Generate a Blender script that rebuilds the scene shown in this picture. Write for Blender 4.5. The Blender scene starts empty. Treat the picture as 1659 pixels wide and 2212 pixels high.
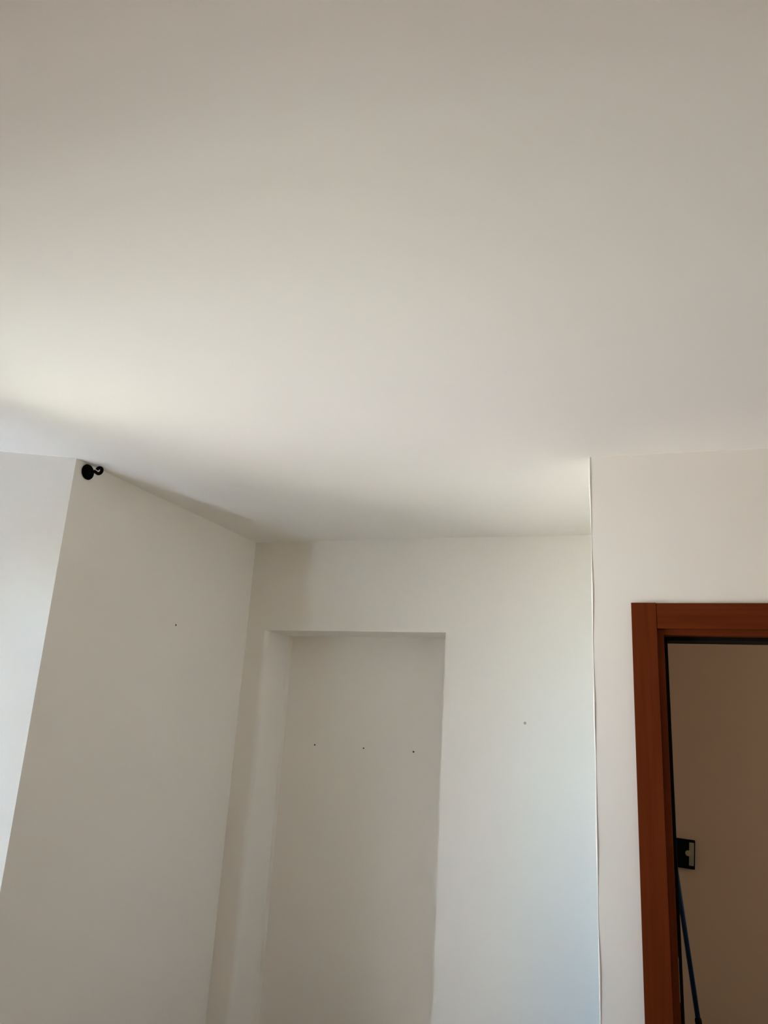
import bpy, bmesh, math, random
from mathutils import Matrix, Vector

sc = bpy.context.scene
C = sc.collection
CAM_Z = 1.61
CEIL = 2.75

# ------------------------------------------------------------------ camera
cam = bpy.data.cameras.new('camera')
cam_o = bpy.data.objects.new('camera', cam); C.objects.link(cam_o)
R = Matrix(((0.95519149, 0.03260739, 0.29418696, 0.0),
            (0.29073235, -0.28983618, -0.9118496, 0.0),
            (0.05553299, 0.95652065, -0.28632908, CAM_Z),
            (0.0, 0.0, 0.0, 1.0)))
cam_o.matrix_world = R
cam.sensor_fit = 'VERTICAL'
cam.sensor_height = 36.0
cam.sensor_width = 27.0
cam.lens = 1735.0 * 36.0 / 2212.0
cam.clip_start = 0.02
sc.camera = cam_o

# ------------------------------------------------------------------ light
EXPOSURE = 0.0

# Daylight outside, as radiance over direction seen from the window (like a coarse
# environment map): values fitted to the room's light, not a modelled exterior.
# ELEV: degrees above the horizon; AZIM: degrees either side of straight out (-x), + towards +y.
ELEV =  [-60, -40, -25, -10, 5, 20, 40, 65]
AZIM =  [-66, -54, -49, -45, -41, -34, -20, 5, 35]
RAD = [
    [(110.8, 128.5, 160.3), (73.0, 88.3, 110.1), (27.5, 39.7, 49.9), (11.6, 18.8, 13.5), (0.0, 0.0, 0.0), (0.0, 0.0, 0.0), (0.0, 0.0, 0.0), (7.0, 6.9, 6.8)],
    [(29.6, 36.1, 45.5), (24.3, 30.0, 32.3), (62.3, 71.7, 78.5), (123.1, 140.5, 159.0), (152.0, 174.0, 200.5), (124.6, 140.6, 158.5), (91.6, 97.8, 104.7), (77.7, 80.6, 83.5)],
    [(71.5, 74.4, 78.6), (75.7, 78.4, 81.3), (75.2, 77.8, 81.1), (56.3, 57.5, 58.9), (43.5, 43.7, 44.0), (42.6, 43.5, 44.3), (46.5, 47.8, 48.8), (47.4, 48.2, 48.8)],
    [(63.2, 64.0, 66.2), (60.5, 60.6, 61.6), (56.1, 56.7, 58.1), (43.8, 45.3, 47.0), (32.1, 34.9, 37.0), (25.7, 27.3, 28.9), (25.9, 27.0, 27.9), (27.1, 27.6, 28.0)],
    [(52.0, 51.4, 52.7), (44.1, 43.6, 43.0), (45.0, 47.6, 48.4), (30.1, 35.3, 37.4), (0.0, 13.1, 22.6), (0.0, 5.4, 14.2), (7.3, 9.9, 13.1), (11.1, 12.2, 13.6)],
    [(26.8, 26.0, 25.1), (23.2, 22.2, 19.3), (33.3, 32.3, 31.8), (35.2, 38.2, 43.4), (14.9, 28.3, 47.2), (0.0, 3.5, 21.5), (0.0, 0.0, 6.1), (1.5, 2.2, 4.6)],
    [(0.0, 0.0, 0.0), (10.5, 10.4, 12.0), (23.2, 22.2, 26.8), (41.2, 40.2, 36.3), (0.0, 0.0, 0.0), (0.0, 0.0, 0.0), (0.0, 0.0, 0.0), (0.0, 0.0, 0.0)],
    [(0.0, 0.0, 0.0), (23.7, 24.7, 21.6), (10.3, 10.2, 12.3), (35.6, 33.1, 37.3), (21.9, 21.0, 23.9), (7.2, 13.1, 21.2), (0.0, 3.9, 12.5), (0.7, 3.4, 7.6)],
    [(0.0, 0.0, 0.0), (9.4, 11.3, 14.3), (1.7, 0.0, 0.0), (17.7, 9.0, 0.6), (35.2, 29.3, 23.2), (56.0, 57.5, 59.5), (53.8, 57.3, 61.0), (51.0, 53.1, 54.4)],
]

w = bpy.data.worlds.new('daylight'); sc.world = w; w.use_nodes = True
wn, wl = w.node_tree.nodes, w.node_tree.links
bg = wn['Background']
def wmath(op, a, b=None, clamp=False):
    m = wn.new('ShaderNodeMath'); m.operation = op; m.use_clamp = clamp
    for i, v in enumerate((a, b)):
        if v is None: continue
        if isinstance(v, (int, float)): m.inputs[i].default_value = v
        else: wl.new(v, m.inputs[i])
    return m.outputs[0]
wtc = wn.new('ShaderNodeTexCoord'); wsx = wn.new('ShaderNodeSeparateXYZ')
wl.new(wtc.outputs['Generated'], wsx.inputs[0])
el = wmath('ARCSINE', wsx.outputs[2])
az = wmath('ARCTAN2', wsx.outputs[1], wmath('MULTIPLY', wsx.outputs[0], -1.0))
el01 = wmath('DIVIDE', wmath('ADD', el, math.pi / 2), math.pi)
total = None
for k, a in enumerate(AZIM):
    rmp_ = wn.new('ShaderNodeValToRGB'); cr = rmp_.color_ramp; cr.interpolation = 'LINEAR'
    stops = [(-90, RAD[k][0])] + list(zip(ELEV, RAD[k])) + [(90, tuple(v * 0.6 for v in RAD[k][-1]))]
    while len(cr.elements) < len(stops): cr.elements.new(0.5)
    for e_, (deg, c_) in zip(cr.elements, stops): e_.position = (deg + 90) / 180
    for e_, (deg, c_) in zip(cr.elements, stops): e_.color = (*[v / 250 for v in c_], 1)
    wl.new(el01, rmp_.inputs[0])
    lo = wmath('DIVIDE', wmath('SUBTRACT', az, math.radians(AZIM[k - 1])), math.radians(a - AZIM[k - 1]), True) if k else 1.0
    hi = wmath('DIVIDE', wmath('SUBTRACT', math.radians(AZIM[k + 1]), az), math.radians(AZIM[k + 1] - a), True) if k < len(AZIM) - 1 else 1.0
    wt = wmath('MULTIPLY', lo, hi)
    sc_ = wn.new('ShaderNodeVectorMath'); sc_.operation = 'SCALE'
    wl.new(rmp_.outputs[0], sc_.inputs[0]); wl.new(wt, sc_.inputs['Scale'])
    if total is None: total = sc_.outputs[0]
    else:
        ad = wn.new('ShaderNodeVectorMath'); ad.operation = 'ADD'
        wl.new(total, ad.inputs[0]); wl.new(sc_.outputs[0], ad.inputs[1]); total = ad.outputs[0]
wl.new(total, bg.inputs['Color']); bg.inputs['Strength'].default_value = 243.0

# fill light added out of view to brighten the hall behind the door
hallL = bpy.data.lights.new('hall_fill_light', 'AREA'); hallL.shape = 'RECTANGLE'; hallL.size = 0.8; hallL.size_y = 1.2
hallL.energy = 14.0; hallL.color = (1.0, 0.86, 0.70)
hall_o = bpy.data.objects.new('hall_fill_light', hallL); C.objects.link(hall_o)
hall_o.location = (2.35, 3.68, 1.5); hall_o.rotation_euler = Vector((-1, 0, 0)).to_track_quat('-Z', 'Z').to_euler()

sc.view_settings.view_transform = 'Standard'
sc.view_settings.look = 'None'
sc.view_settings.gamma = 1
sc.view_settings.exposure = EXPOSURE
sc.view_settings.use_curve_mapping = False
sc.cycles.max_bounces = 12
sc.cycles.diffuse_bounces = 10
sc.cycles.sample_clamp_indirect = 120
sc.cycles.use_denoising = True
try:
    sc.cycles.denoising_input_passes = 'RGB_ALBEDO_NORMAL'
except Exception:
    pass

# ------------------------------------------------------------------ materials
def new_mat(name):
    m = bpy.data.materials.new(name); m.use_nodes = True
    return m, m.node_tree.nodes, m.node_tree.links, m.node_tree.nodes['Principled BSDF']

def paint(name, col, rough=0.85, grain=0.25, tint=0.02):
    m, n, l, b = new_mat(name)
    tc = n.new('ShaderNodeTexCoord')
    n1 = n.new('ShaderNodeTexNoise'); n1.inputs['Scale'].default_value = 1.3; n1.inputs['Detail'].default_value = 3
    l.new(tc.outputs['Object'], n1.inputs['Vector'])
    mix = n.new('ShaderNodeMix'); mix.data_type = 'RGBA'
    mix.inputs[6].default_value = (*[c * (1 - tint) for c in col], 1)
    mix.inputs[7].default_value = (*[min(1, c * (1 + tint)) for c in col], 1)
    l.new(n1.outputs['Fac'], mix.inputs[0]); l.new(mix.outputs[2], b.inputs['Base Color'])
    n2 = n.new('ShaderNodeTexNoise'); n2.inputs['Scale'].default_value = 140; n2.inputs['Detail'].default_value = 2
    l.new(tc.outputs['Object'], n2.inputs['Vector'])
    bp = n.new('ShaderNodeBump'); bp.inputs['Strength'].default_value = grain; bp.inputs['Distance'].default_value = 0.0006
    l.new(n2.outputs['Fac'], bp.inputs['Height']); l.new(bp.outputs['Normal'], b.inputs['Normal'])
    b.inputs['Roughness'].default_value = rough
    b.inputs['Specular IOR Level'].default_value = 0.25
    return m

WALL = (0.80, 0.765, 0.70)
m_wall = paint('wall_paint', WALL)
m_bead = paint('corner_filler', (0.88, 0.86, 0.80))

# ceiling: same emulsion, with rolled streaks and a smoothed repair patch
m_ceil, n, l, b = new_mat('ceiling_paint')
tc = n.new('ShaderNodeTexCoord')
b.inputs['Base Color'].default_value = (0.82, 0.79, 0.725, 1); b.inputs['Roughness'].default_value = 0.8
b.inputs['Specular IOR Level'].default_value = 0.25
mp = n.new('ShaderNodeMapping'); mp.inputs['Scale'].default_value = (0.28, 2.3, 1); mp.inputs['Rotation'].default_value = (0, 0, 0.1)
l.new(tc.outputs['Object'], mp.inputs['Vector'])
na = n.new('ShaderNodeTexNoise'); na.inputs['Scale'].default_value = 1.2; na.inputs['Detail'].default_value = 1.5
l.new(mp.outputs['Vector'], na.inputs['Vector'])
b1 = n.new('ShaderNodeBump'); b1.inputs['Strength'].default_value = 1.0; b1.inputs['Distance'].default_value = 0.02
l.new(na.outputs['Fac'], b1.inputs['Height'])
# repair patch
dist = n.new('ShaderNodeVectorMath'); dist.operation = 'DISTANCE'; dist.inputs[1].default_value = (-0.66, 1.78, CEIL)
l.new(tc.outputs['Object'], dist.inputs[0])
mr = n.new('ShaderNodeMapRange'); mr.inputs[1].default_value = 0.0; mr.inputs[2].default_value = 0.30; mr.inputs[3].default_value = 1; mr.inputs[4].default_value = 0
l.new(dist.outputs['Value'], mr.inputs[0])
nb = n.new('ShaderNodeTexNoise'); nb.inputs['Scale'].default_value = 9; nb.inputs['Detail'].default_value = 4
l.new(tc.outputs['Object'], nb.inputs['Vector'])
rmp = n.new('ShaderNodeValToRGB'); rmp.color_ramp.elements[0].position = 0.47; rmp.color_ramp.elements[1].position = 0.55
l.new(nb.outputs['Fac'], rmp.inputs[0])
mu = n.new('ShaderNodeMath'); mu.operation = 'MULTIPLY'
l.new(mr.outputs[0], mu.inputs[0]); l.new(rmp.outputs[0], mu.inputs[1])
b2 = n.new('ShaderNodeBump'); b2.inputs['Strength'].default_value = 0.5; b2.inputs['Distance'].default_value = 0.0012
l.new(mu.outputs[0], b2.inputs['Height']); l.new(b1.outputs['Normal'], b2.inputs['Normal'])
nf = n.new('ShaderNodeTexNoise'); nf.inputs['Scale'].default_value = 140
l.new(tc.outputs['Object'], nf.inputs['Vector'])
b3 = n.new('ShaderNodeBump'); b3.inputs['Strength'].default_value = 0.25; b3.inputs['Distance'].default_value = 0.0005
l.new(nf.outputs['Fac'], b3.inputs['Height']); l.new(b2.outputs['Normal'], b3.inputs['Normal'])
l.new(b3.outputs['Normal'], b.inputs['Normal'])

def wood(name, dark, light, vertical=True, rough=0.45):
    m, n, l, b = new_mat(name)
    tc = n.new('ShaderNodeTexCoord'); mp = n.new('ShaderNodeMapping')
    mp.inputs['Scale'].default_value = (60, 60, 2.5) if vertical else (2.5, 60, 60)
    l.new(tc.outputs['Object'], mp.inputs['Vector'])
    n1 = n.new('ShaderNodeTexNoise'); n1.inputs['Scale'].default_value = 1.0; n1.inputs['Detail'].default_value = 5
    l.new(mp.outputs['Vector'], n1.inputs['Vector'])
    r = n.new('ShaderNodeValToRGB')
    r.color_ramp.elements[0].position = 0.3; r.color_ramp.elements[0].color = (*dark, 1)
    r.color_ramp.elements[1].position = 0.72; r.color_ramp.elements[1].color = (*light, 1)
    l.new(n1.outputs['Fac'], r.inputs[0]); l.new(r.outputs[0], b.inputs['Base Color'])
    bp = n.new('ShaderNodeBump'); bp.inputs['Strength'].default_value = 0.15; bp.inputs['Distance'].default_value = 0.0005
    l.new(n1.outputs['Fac'], bp.inputs['Height']); l.new(bp.outputs['Normal'], b.inputs['Normal'])
    b.inputs['Roughness'].default_value = rough
    b.inputs['Specular IOR Level'].default_value = 0.08
    return m
m_wood = wood('stained_wood_upright', (0.098, 0.018, 0.0030), (0.138, 0.027, 0.0055))
m_woodh = wood('stained_wood_header', (0.098, 0.018, 0.0030), (0.138, 0.027, 0.0055), False)

def plain(name, col, rough=0.5, metal=0.0, spec=0.4, var=0.12):
    m, n, l, b = new_mat(name)
    tc = n.new('ShaderNodeTexCoord')
    n1 = n.new('ShaderNodeTexNoise'); n1.inputs['Scale'].default_value = 25; n1.inputs['Detail'].default_value = 3
    l.new(tc.outputs['Object'], n1.inputs['Vector'])
    mix = n.new('ShaderNodeMix'); mix.data_type = 'RGBA'
    mix.inputs[6].default_value = (*[c * (1 - var) for c in col], 1)
    mix.inputs[7].default_value = (*[min(1, c * (1 + var)) for c in col], 1)
    l.new(n1.outputs['Fac'], mix.inputs[0]); l.new(mix.outputs[2], b.inputs['Base Color'])
    b.inputs['Roughness'].default_value = rough; b.inputs['Metallic'].default_value = metal
    b.inputs['Specular IOR Level'].default_value = spec
    return m
m_black = plain('matt_black_iron', (0.002, 0.002, 0.002), 0.8, 0, 0.05)
m_seal_shade = plain('black_seal_and_shade', (0.006, 0.004, 0.003), 0.8, 0, 0.1)
m_hole = plain('dark_hole', (0.05, 0.042, 0.035), 0.9, 0, 0.1)
m_holef = plain('filled_hole', (0.42, 0.38, 0.33), 0.9, 0, 0.1)
m_steel = plain('dull_steel', (0.20, 0.20, 0.14), 0.5, 0.2)
m_box = plain('black_plastic', (0.002, 0.0035, 0.0035), 0.7, 0, 0.03)
m_blue = plain('blue_painted_tube', (0.001, 0.017, 0.048), 0.5, 0, 0.1)
m_grip = plain('black_grip', (0.003, 0.003, 0.004), 0.8, 0, 0.05)
m_bristle = plain('bristles', (0.03, 0.06, 0.12), 0.9)
m_hall = paint('hall_paint_shaded', (0.43, 0.345, 0.27), 0.9)  # hall's dimness put into the paint: tan for a likely white wall
m_winwood = wood('window_wood', (0.14, 0.05, 0.02), (0.20, 0.08, 0.03))

# floor tiles
m_floor, n, l, b = new_mat('floor_tile')
tc = n.new('ShaderNodeTexCoord'); br = n.new('ShaderNodeTexBrick')
br.offset = 0; br.inputs['Scale'].default_value = 1
br.inputs['Color1'].default_value = (0.20, 0.15, 0.11, 1); br.inputs['Color2'].default_value = (0.23, 0.17, 0.12, 1)
br.inputs['Mortar'].default_value = (0.15, 0.13, 0.10, 1); br.inputs['Mortar Size'].default_value = 0.004
br.inputs['Brick Width'].default_value = 0.33; br.inputs['Row Height'].default_value = 0.33
l.new(tc.outputs['Object'], br.inputs['Vector']); l.new(br.outputs['Color'], b.inputs['Base Color'])
b.inputs['Roughness'].default_value = 0.5

m_glass, n, l, b = new_mat('window_glass')
n.remove(b)
gl = n.new('ShaderNodeBsdfGlass'); gl.inputs['IOR'].default_value = 1.0; gl.inputs['Roughness'].default_value = 0
gl.inputs['Color'].default_value = (0.97, 0.99, 0.98, 1)
tr = n.new('ShaderNodeBsdfTransparent'); tr.inputs['Color'].default_value = (0.95, 0.97, 0.96, 1)
gy = n.new('ShaderNodeBsdfGlossy'); gy.inputs['Roughness'].default_value = 0.02
fr = n.new('ShaderNodeFresnel'); fr.inputs['IOR'].default_value = 1.3
mx = n.new('ShaderNodeMixShader')
l.new(fr.outputs[0], mx.inputs[0]); l.new(tr.outputs[0], mx.inputs[1]); l.new(gy.outputs[0], mx.inputs[2])
l.new(mx.outputs[0], n['Material Output'].inputs['Surface'])
n.remove(gl)

# ------------------------------------------------------------------ mesh helpers
def link(name, bm, m, parent=None, smooth=False, kind=None, label=None, cat=None, group=None):
    bmesh.ops.recalc_face_normals(bm, faces=bm.faces[:])
    me = bpy.data.meshes.new(name); bm.to_mesh(me); bm.free()
    if smooth:
        for p in me.polygons: p.use_smooth = True
    o = bpy.data.objects.new(name, me); C.objects.link(o)
    me.materials.append(m)
    if parent is not None: o.parent = parent
    if kind: o['kind'] = kind
    if label: o['label'] = label
    if cat: o['category'] = cat
    if group: o['group'] = group
    return o

def prism(bm, poly, z0, z1):
    lo = [bm.verts.new((x, y, z0)) for x, y in poly]
    hi = [bm.verts.new((x, y, z1)) for x, y in poly]
    k = len(poly)
    for i in range(k):
        bm.faces.new((lo[i], lo[(i + 1) % k], hi[(i + 1) % k], hi[i]))
    bm.faces.new(lo[::-1]); bm.faces.new(hi)

def box(bm, x0, x1, y0, y1, z0, z1, bev=0.0):
    t = bmesh.new()
    prism(t, [(x0, y0), (x1, y0), (x1, y1), (x0, y1)], z0, z1)
    if bev:
        bmesh.ops.bevel(t, geom=t.edges[:], offset=bev, segments=2, affect='EDGES', profile=0.5)
    me = bpy.data.meshes.new('t'); t.to_mesh(me); t.free(); bm.from_mesh(me); bpy.data.meshes.remove(me)

def frames(pts):
    out = []
    up = Vector((0, 0, 1))
    prev = None
    for i, p in enumerate(pts):
        a = pts[max(0, i - 1)]; c = pts[min(len(pts) - 1, i + 1)]
        t = (c - a).normalized()
        if prev is None:
            r = t.cross(up)
            if r.length < 1e-3: r = t.cross(Vector((1, 0, 0)))
        else:
            r = prev - t * prev.dot(t)
        r.normalize(); prev = r
        out.append((p, r, t.cross(r)))
    return out

def tube(bm, pts, rad, seg=16):
    pts = [Vector(p) for p in pts]
    rads = rad if isinstance(rad, (list, tuple)) else [rad] * len(pts)
    rings = []
    for (p, r, s), q in zip(frames(pts), rads):
        rings.append([bm.verts.new(p + (r * math.cos(2 * math.pi * k / seg) + s * math.sin(2 * math.pi * k / seg)) * q) for k in range(seg)])
    for a, c in zip(rings, rings[1:]):
        for k in range(seg):
            bm.faces.new((a[k], a[(k + 1) % seg], c[(k + 1) % seg], c[k]))
    bm.faces.new(rings[0][::-1]); bm.faces.new(rings[-1])

def lathe(bm, prof, origin, axis, seg=40):
    """prof: list of (distance along the axis, radius)"""
    tube(bm, [Vector(origin) + Vector(axis) * d for d, r in prof], [max(r, 1e-5) for d, r in prof], seg)

def empty(name, loc, label, cat, group=None, rot=None):
    o = bpy.data.objects.new(name, None); C.objects.link(o)
    o.location = loc; o['label'] = label; o['category'] = cat
    if group: o['group'] = group
    if rot: o.rotation_euler = rot
    o.empty_display_size = 0.05
    return o

# ------------------------------------------------------------------ room shell
# left wall line: from the back corner (-2.117, 4.145) towards the camera
SL = 0.1127
def lx(y): return -2.117 + (y - 4.145) * SL
U = Vector((SL, 1, 0)).normalized()          # along the left wall
N = Vector((1, -SL, 0)).normalized()         # out of the left wall, into the room
def ox(y): return -2.63 + (y - 2.552) * SL   # outer line of the window
WIN_FAR, WIN_NEAR = 2.552, 1.30
NEAR_IN = 1.12
HEAD = 2.33
BACK_Y = 4.145
FRONT_Y = -2.6
RIGHT_X = 2.4
DOOR_Y = 3.014

bm = bmesh.new()
prism(bm, [(lx(BACK_Y), BACK_Y), (-2.279, 2.707), (ox(WIN_FAR), WIN_FAR), (ox(4.6), 4.6), (lx(4.145), 4.6)], -0.1, CEIL)
prism(bm, [(lx(NEAR_IN), NEAR_IN), (lx(FRONT_Y), FRONT_Y), (ox(FRONT_Y), FRONT_Y), (ox(WIN_NEAR), WIN_NEAR)], -0.1, CEIL)
prism(bm, [(ox(WIN_FAR), WIN_FAR), (ox(WIN_NEAR), WIN_NEAR), (ox(WIN_NEAR) - 0.12, WIN_NEAR), (ox(WIN_FAR) - 0.12, WIN_FAR)], HEAD, CEIL)
bmesh.ops.remove_doubles(bm, verts=bm.verts[:], dist=1e-6)
link('wall_left', bm, m_wall, kind='structure')

# back wall with the shallow blind niche
NICHE_TOP = CAM_Z + 0.624
ND = 0.22
bm = bmesh.new()
poly = [(lx(BACK_Y), BACK_Y), (-2.012, BACK_Y)]
for k in range(1, 7):                                    # softly rounded plaster edge on the niche's left
    a = math.radians(90 * k / 6)
    poly.append((-2.012 + 0.030 * math.sin(a), BACK_Y + 0.030 * (1 - math.cos(a))))
poly += [(-1.950, BACK_Y + ND - 0.03), (-1.943, BACK_Y + ND - 0.008), (-1.925, BACK_Y + ND), (-0.957, BACK_Y + ND), (-0.957, BACK_Y), (0.0, BACK_Y), (0.0, 4.6), (lx(BACK_Y), 4.6)]
prism(bm, poly, -0.1, NICHE_TOP)
prism(bm, [(lx(BACK_Y), BACK_Y), (0.0, BACK_Y), (0.0, 4.6), (lx(BACK_Y), 4.6)], NICHE_TOP, CEIL)
link('wall_back', bm, m_wall, kind='structure')

# projecting wall on the right with the door opening
DX0, DX1 = 0.06, 0.90          # rough opening
DTOP = 2.105
TH = 0.13
bm = bmesh.new()
prism(bm, [(-0.147, DOOR_Y), (DX0, DOOR_Y), (DX0, DOOR_Y + TH), (-0.03, DOOR_Y + TH), (-0.03, BACK_Y + 0.0), (-0.147, BACK_Y)], -0.1, CEIL)
prism(bm, [(DX0, DOOR_Y), (DX1, DOOR_Y), (DX1, DOOR_Y + TH), (DX0, DOOR_Y + TH)], DTOP, CEIL)
prism(bm, [(DX1, DOOR_Y), (RIGHT_X, DOOR_Y), (RIGHT_X, DOOR_Y + TH), (DX1, DOOR_Y + TH)], -0.1, CEIL)
link('wall_door', bm, m_wall, kind='structure')

bm = bmesh.new(); box(bm, RIGHT_X, RIGHT_X + 0.15, FRONT_Y, DOOR_Y + TH, -0.1, CEIL); link('wall_right', bm, m_wall, kind='structure')
bm = bmesh.new(); prism(bm, [(ox(FRONT_Y), FRONT_Y - 0.15), (RIGHT_X + 0.15, FRONT_Y - 0.15), (RIGHT_X + 0.15, FRONT_Y), (ox(FRONT_Y), FRONT_Y)], -0.1, CEIL); link('wall_front', bm, m_wall, kind='structure')
bm = bmesh.new(); box(bm, -3.3, RIGHT_X + 0.15, FRONT_Y - 0.15, 5.1, CEIL, CEIL + 0.25); link('ceiling', bm, m_ceil, kind='structure')
bm = bmesh.new(); prism(bm, [(ox(FRONT_Y), FRONT_Y - 0.15), (RIGHT_X + 0.15, FRONT_Y - 0.15), (RIGHT_X + 0.15, 5.1), (ox(4.6), 5.1), (ox(4.6), 4.6)], -0.2, 0.0); link('floor', bm, m_floor, kind='structure')

# hallway behind the door
HALL_Y = 4.2
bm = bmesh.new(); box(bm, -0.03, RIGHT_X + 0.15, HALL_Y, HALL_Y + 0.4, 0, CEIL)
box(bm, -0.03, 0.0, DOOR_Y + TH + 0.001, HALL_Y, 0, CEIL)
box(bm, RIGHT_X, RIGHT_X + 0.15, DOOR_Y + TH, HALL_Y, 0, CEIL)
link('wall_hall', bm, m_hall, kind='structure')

# corner filler line down the projecting corner
random.seed(4)
bm = bmesh.new()
def bead(z0, z1, x, r, amp, n_=60):
    pts = []; rr = []
    for i in range(n_ + 1):
        t = i / n_
        pts.append((x + amp * math.sin(t * 23 + 1) + amp * 0.7 * math.sin(t * 57), DOOR_Y + 0.0005, z0 + (z1 - z0) * t))
        rr.append(r * (0.75 + 0.35 * math.sin(t * 41) + 0.15 * random.random()))
    tube(bm, pts, rr, 8)
bead(0.0, CEIL, -0.1472, 0.0028, 0.0007, 140)
bead(2.12, 2.26, -0.136, 0.0010, 0.0006, 20)
link('trim_1', bm, m_bead, smooth=True, kind='structure')

# ------------------------------------------------------------------ window
win = bpy.data.objects.new('window_1', None); C.objects.link(win); win['kind'] = 'structure'
win.location = (ox(1.93), 1.93, 0)
win.rotation_euler = (0, 0, -math.atan(SL))
Lw = (WIN_FAR - WIN_NEAR) / math.cos(math.atan(SL))
hl = Lw / 2
bm = bmesh.new()
box(bm, -0.09, -0.03, -hl, -hl + 0.05, 0, HEAD, 0.003); box(bm, -0.09, -0.03, hl - 0.05, hl, 0, HEAD, 0.003)
box(bm, -0.09, -0.03, -hl + 0.05, hl - 0.05, HEAD - 0.05, HEAD, 0.003); box(bm, -0.09, -0.03, -hl + 0.05, hl - 0.05, 0, 0.03, 0.003)
link('window_frame', bm, m_winwood, win)
for s in (-1, 1):
    bm = bmesh.new()
    a, c = sorted((s * 0.004, s * (hl - 0.052)))
    box(bm, -0.085, -0.04, a, a + 0.055, 0.032, HEAD - 0.052, 0.003); box(bm, -0.085, -0.04, c - 0.055, c, 0.032, HEAD - 0.052, 0.003)
    box(bm, -0.085, -0.04, a + 0.055, c - 0.055, 0.032, 0.13, 0.003); box(bm, -0.085, -0.04, a + 0.055, c - 0.055, HEAD - 0.11, HEAD - 0.052, 0.003)
    sash = link('window_sash', bm, m_winwood, win)
    bm = bmesh.new(); box(bm, -0.065, -0.061, a + 0.05, c - 0.05, 0.125, HEAD - 0.105)
    link('window_pane', bm, m_glass, sash)

# daylight portal filling the window opening (guides sampling of the sky only)
por = bpy.data.lights.new('window_daylight', 'AREA'); por.shape = 'RECTANGLE'; por.size = Lw; por.size_y = HEAD
por_o = bpy.data.objects.new('window_daylight', por); C.objects.link(por_o)
por.cycles.is_portal = True
por_o.location = (ox(1.93) - 0.13, 1.93 + 0.014, HEAD / 2)
por_o.rotation_euler = Vector(N).to_track_quat('-Z', 'Z').to_euler()

# ------------------------------------------------------------------ door frame
dr = bpy.data.objects.new('door_1', None); C.objects.link(dr); dr['kind'] = 'structure'
dr.location = (0, DOOR_Y, 0)
CT = CAM_Z + 0.567      # top of the casing
CI = CAM_Z + 0.475      # inner edge of the header casing
CF = -0.014             # casing front, proud of the plaster
XL, XR = -0.012, 0.972
IL, IR = 0.073, 0.887
bm = bmesh.new(); box(bm, XL, IL, CF, 0.0, 0, CT, 0.0012); link('door_casing', bm, m_wood, dr)
bm = bmesh.new(); box(bm, IR, XR, CF, 0.0, 0, CT, 0.0022); link('door_casing', bm, m_wood, dr)
bm = bmesh.new(); box(bm, IL, IR, CF + 0.0015, 0.0, CI, CT - 0.001, 0.0012); link('door_casing', bm, m_woodh, dr)
# lining
L1 = 0.096; H1 = CAM_Z + 0.4545
bm = bmesh.new(); box(bm, DX0 + 0.001, L1, 0.001, TH, 0, H1, 0.0015); link('door_lining', bm, m_wood, dr)
bm = bmesh.new(); box(bm, 0.96 - L1, DX1 - 0.001, 0.001, TH, 0, H1, 0.0015); link('door_lining', bm, m_wood, dr)
bm = bmesh.new(); box(bm, DX0 + 0.001, DX1 - 0.001, 0.001, TH, H1, DTOP - 0.001, 0.0015); link('door_lining', bm, m_woodh, dr)
# stop with black seal; over the head the black stands in for soffit shade
bm = bmesh.new()
box(bm, L1, L1 + 0.013, 0.045, TH, 0, H1, 0.002)
box(bm, 0.96 - L1 - 0.013, 0.96 - L1, 0.045, TH, 0, H1, 0.002)
box(bm, L1 + 0.013, 0.96 - L1 - 0.013, 0.045, TH, H1 - 0.013, H1, 0.002)
link('door_stop_seal', bm, m_seal_shade, dr)
# lock keep
bm = bmesh.new(); box(bm, L1 - 0.0005, L1 + 0.0012, 0.0005, 0.032, CAM_Z - 0.70, CAM_Z - 0.575, 0.0008)
link('strike_plate', bm, m_steel, dr)['label'] = 'thin steel strike plate'

# ------------------------------------------------------------------ curtain rod bracket on the left wall
bz = CAM_Z + 1.102
base = Vector((lx(2.779), 2.779, bz))
br_o = empty('curtain_rod_bracket', base, 'black round wall bracket with an open hook, high on the left wall by the ceiling', 'bracket',
             rot=(0, 0, math.atan2(N.y, N.x)))
bm = bmesh.new(); lathe(bm, [(0.0005, 0.0335), (0.004, 0.0345), (0.008, 0.033), (0.012, 0.027), (0.013, 0.012)], (0, 0, 0), (1, 0, 0), 48)
link('base_plate', bm, m_black, br_o, smooth=True)
bm = bmesh.new(); tube(bm, [(0.010, 0, 0), (0.03, 0, -0.001), (0.042, 0, -0.001), (0.052, 0, -0.006), (0.060, 0, -0.0125)], [0.0095, 0.0065, 0.0080, 0.0070, 0.0060], 16)
link('arm', bm, m_black, br_o, smooth=True)
bm = bmesh.new()
pts = []
for k in range(25):
    a = math.radians(-118 + 275 * k / 24)
    pts.append((0.0675 + 0.0150 * math.cos(a), 0, 0.0005 + 0.0135 * math.sin(a)))
tube(bm, pts, [0.0074] * 24 + [0.0062], 14)
link('hook', bm, m_black, br_o, smooth=True)

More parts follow.
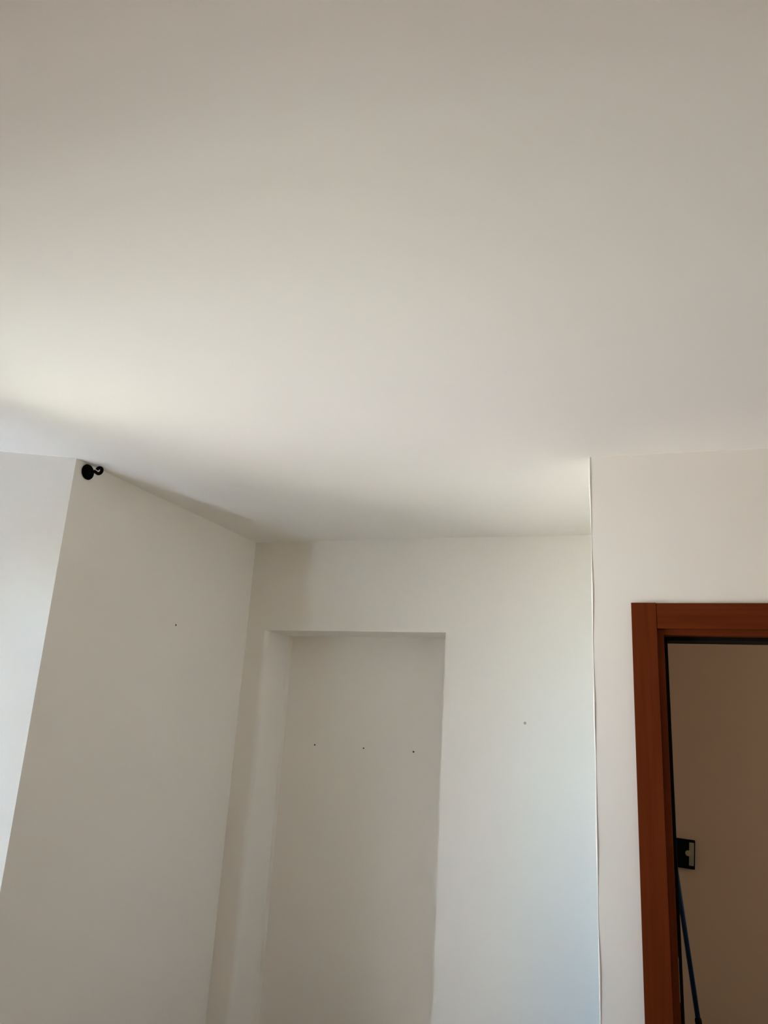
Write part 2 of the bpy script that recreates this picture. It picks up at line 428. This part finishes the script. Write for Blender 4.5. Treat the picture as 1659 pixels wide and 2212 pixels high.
# ------------------------------------------------------------------ screw holes
def hole(loc, axis, r, mat, label, group=None):
    bm = bmesh.new()
    lathe(bm, [(-0.0005, r), (0.0008, r), (0.0010, r * 0.75), (0.0002, r * 0.6), (0.0002, r * 0.05)], (0, 0, 0), axis, 16)
    o = link('screw_hole', bm, mat, smooth=False, label=label, cat='hole', group=group)
    o.location = loc
    return o
by = BACK_Y + ND
hole((-1.735, by, CAM_Z + 0.019), (0, -1, 0), 0.0042, m_hole, 'dark screw hole at the left of the row of three in the niche', 'screw holes in the niche')
hole((-1.447, by, CAM_Z + 0.016), (0, -1, 0), 0.0040, m_hole, 'dark screw hole in the middle of the row of three in the niche', 'screw holes in the niche')
hole((-1.163, by, CAM_Z + 0.012), (0, -1, 0), 0.0050, m_hole, 'dark screw hole at the right of the row of three in the niche', 'screw holes in the niche')
hole((lx(3.514), 3.514, CAM_Z + 0.55), tuple(N), 0.0048, m_hole, 'single dark screw hole on the left wall between window reveal and corner')
hole((-0.539, BACK_Y, CAM_Z + 0.178), (0, -1, 0), 0.0070, m_holef, 'faint grey filled screw hole on the wall right of the niche')

# ------------------------------------------------------------------ box on the hall wall
bx = empty('wall_box', (0.1475, HALL_Y, CAM_Z - 0.3625), 'small black box with a steel strip hung slightly crooked on the hall wall', 'wall box', rot=(0, math.radians(3.5), 0))
bm = bmesh.new(); box(bm, -0.082, 0.078, -0.022, 0, -0.062, 0.062, 0.003); link('box_body', bm, m_box, bx)
bm = bmesh.new(); box(bm, 0.052, 0.0725, -0.0245, -0.0215, -0.047, 0.051, 0.001); link('steel_strip', bm, m_steel, bx)['label'] = 'dull steel strip'
bm = bmesh.new(); lathe(bm, [(0, 0.0125), (0.003, 0.0125), (0.004, 0.010), (0.004, 0.001)], (0.048, -0.0215, 0.004), (0, -1, 0), 24)
link('lock_disc', bm, m_steel, bx)['label'] = 'round steel disc'

# ------------------------------------------------------------------ broom leaning in the hall
PY = 3.5
foot = Vector((0.2300, PY, 0.055)); top_ = Vector((0.172, PY, CAM_Z - 0.8635))
p1 = Vector((0.170, PY, CAM_Z - 0.856))
p2 = Vector((0.1165, PY, CAM_Z - 0.36))
d = (p2 - p1).normalized()
foot = p1 - d * ((p1.z - 0.055) / d.z)
bo = empty('broom', (foot.x, PY, 0), 'thin blue broom handle with a black grip leaning behind the door frame', 'broom')
o0 = Vector((foot.x, PY, 0))
bm = bmesh.new(); tube(bm, [p1 - o0, p2 + d * 0.2 - o0], 0.0088, 20); link('handle', bm, m_blue, bo, smooth=True)
bm = bmesh.new(); tube(bm, [foot - o0, p1 - d * 0.004 - o0, p1 + d * 0.002 - o0], [0.0125, 0.0118, 0.0105], 20); link('grip', bm, m_grip, bo, smooth=True)
bm = bmesh.new(); box(bm, -0.13, 0.13, -0.03, 0.03, 0.045, 0.075, 0.006); hd = link('broom_head', bm, m_grip, bo)
bm = bmesh.new(); box(bm, -0.125, 0.125, -0.028, 0.028, 0.001, 0.045, 0.003); link('bristles', bm, m_bristle, hd)
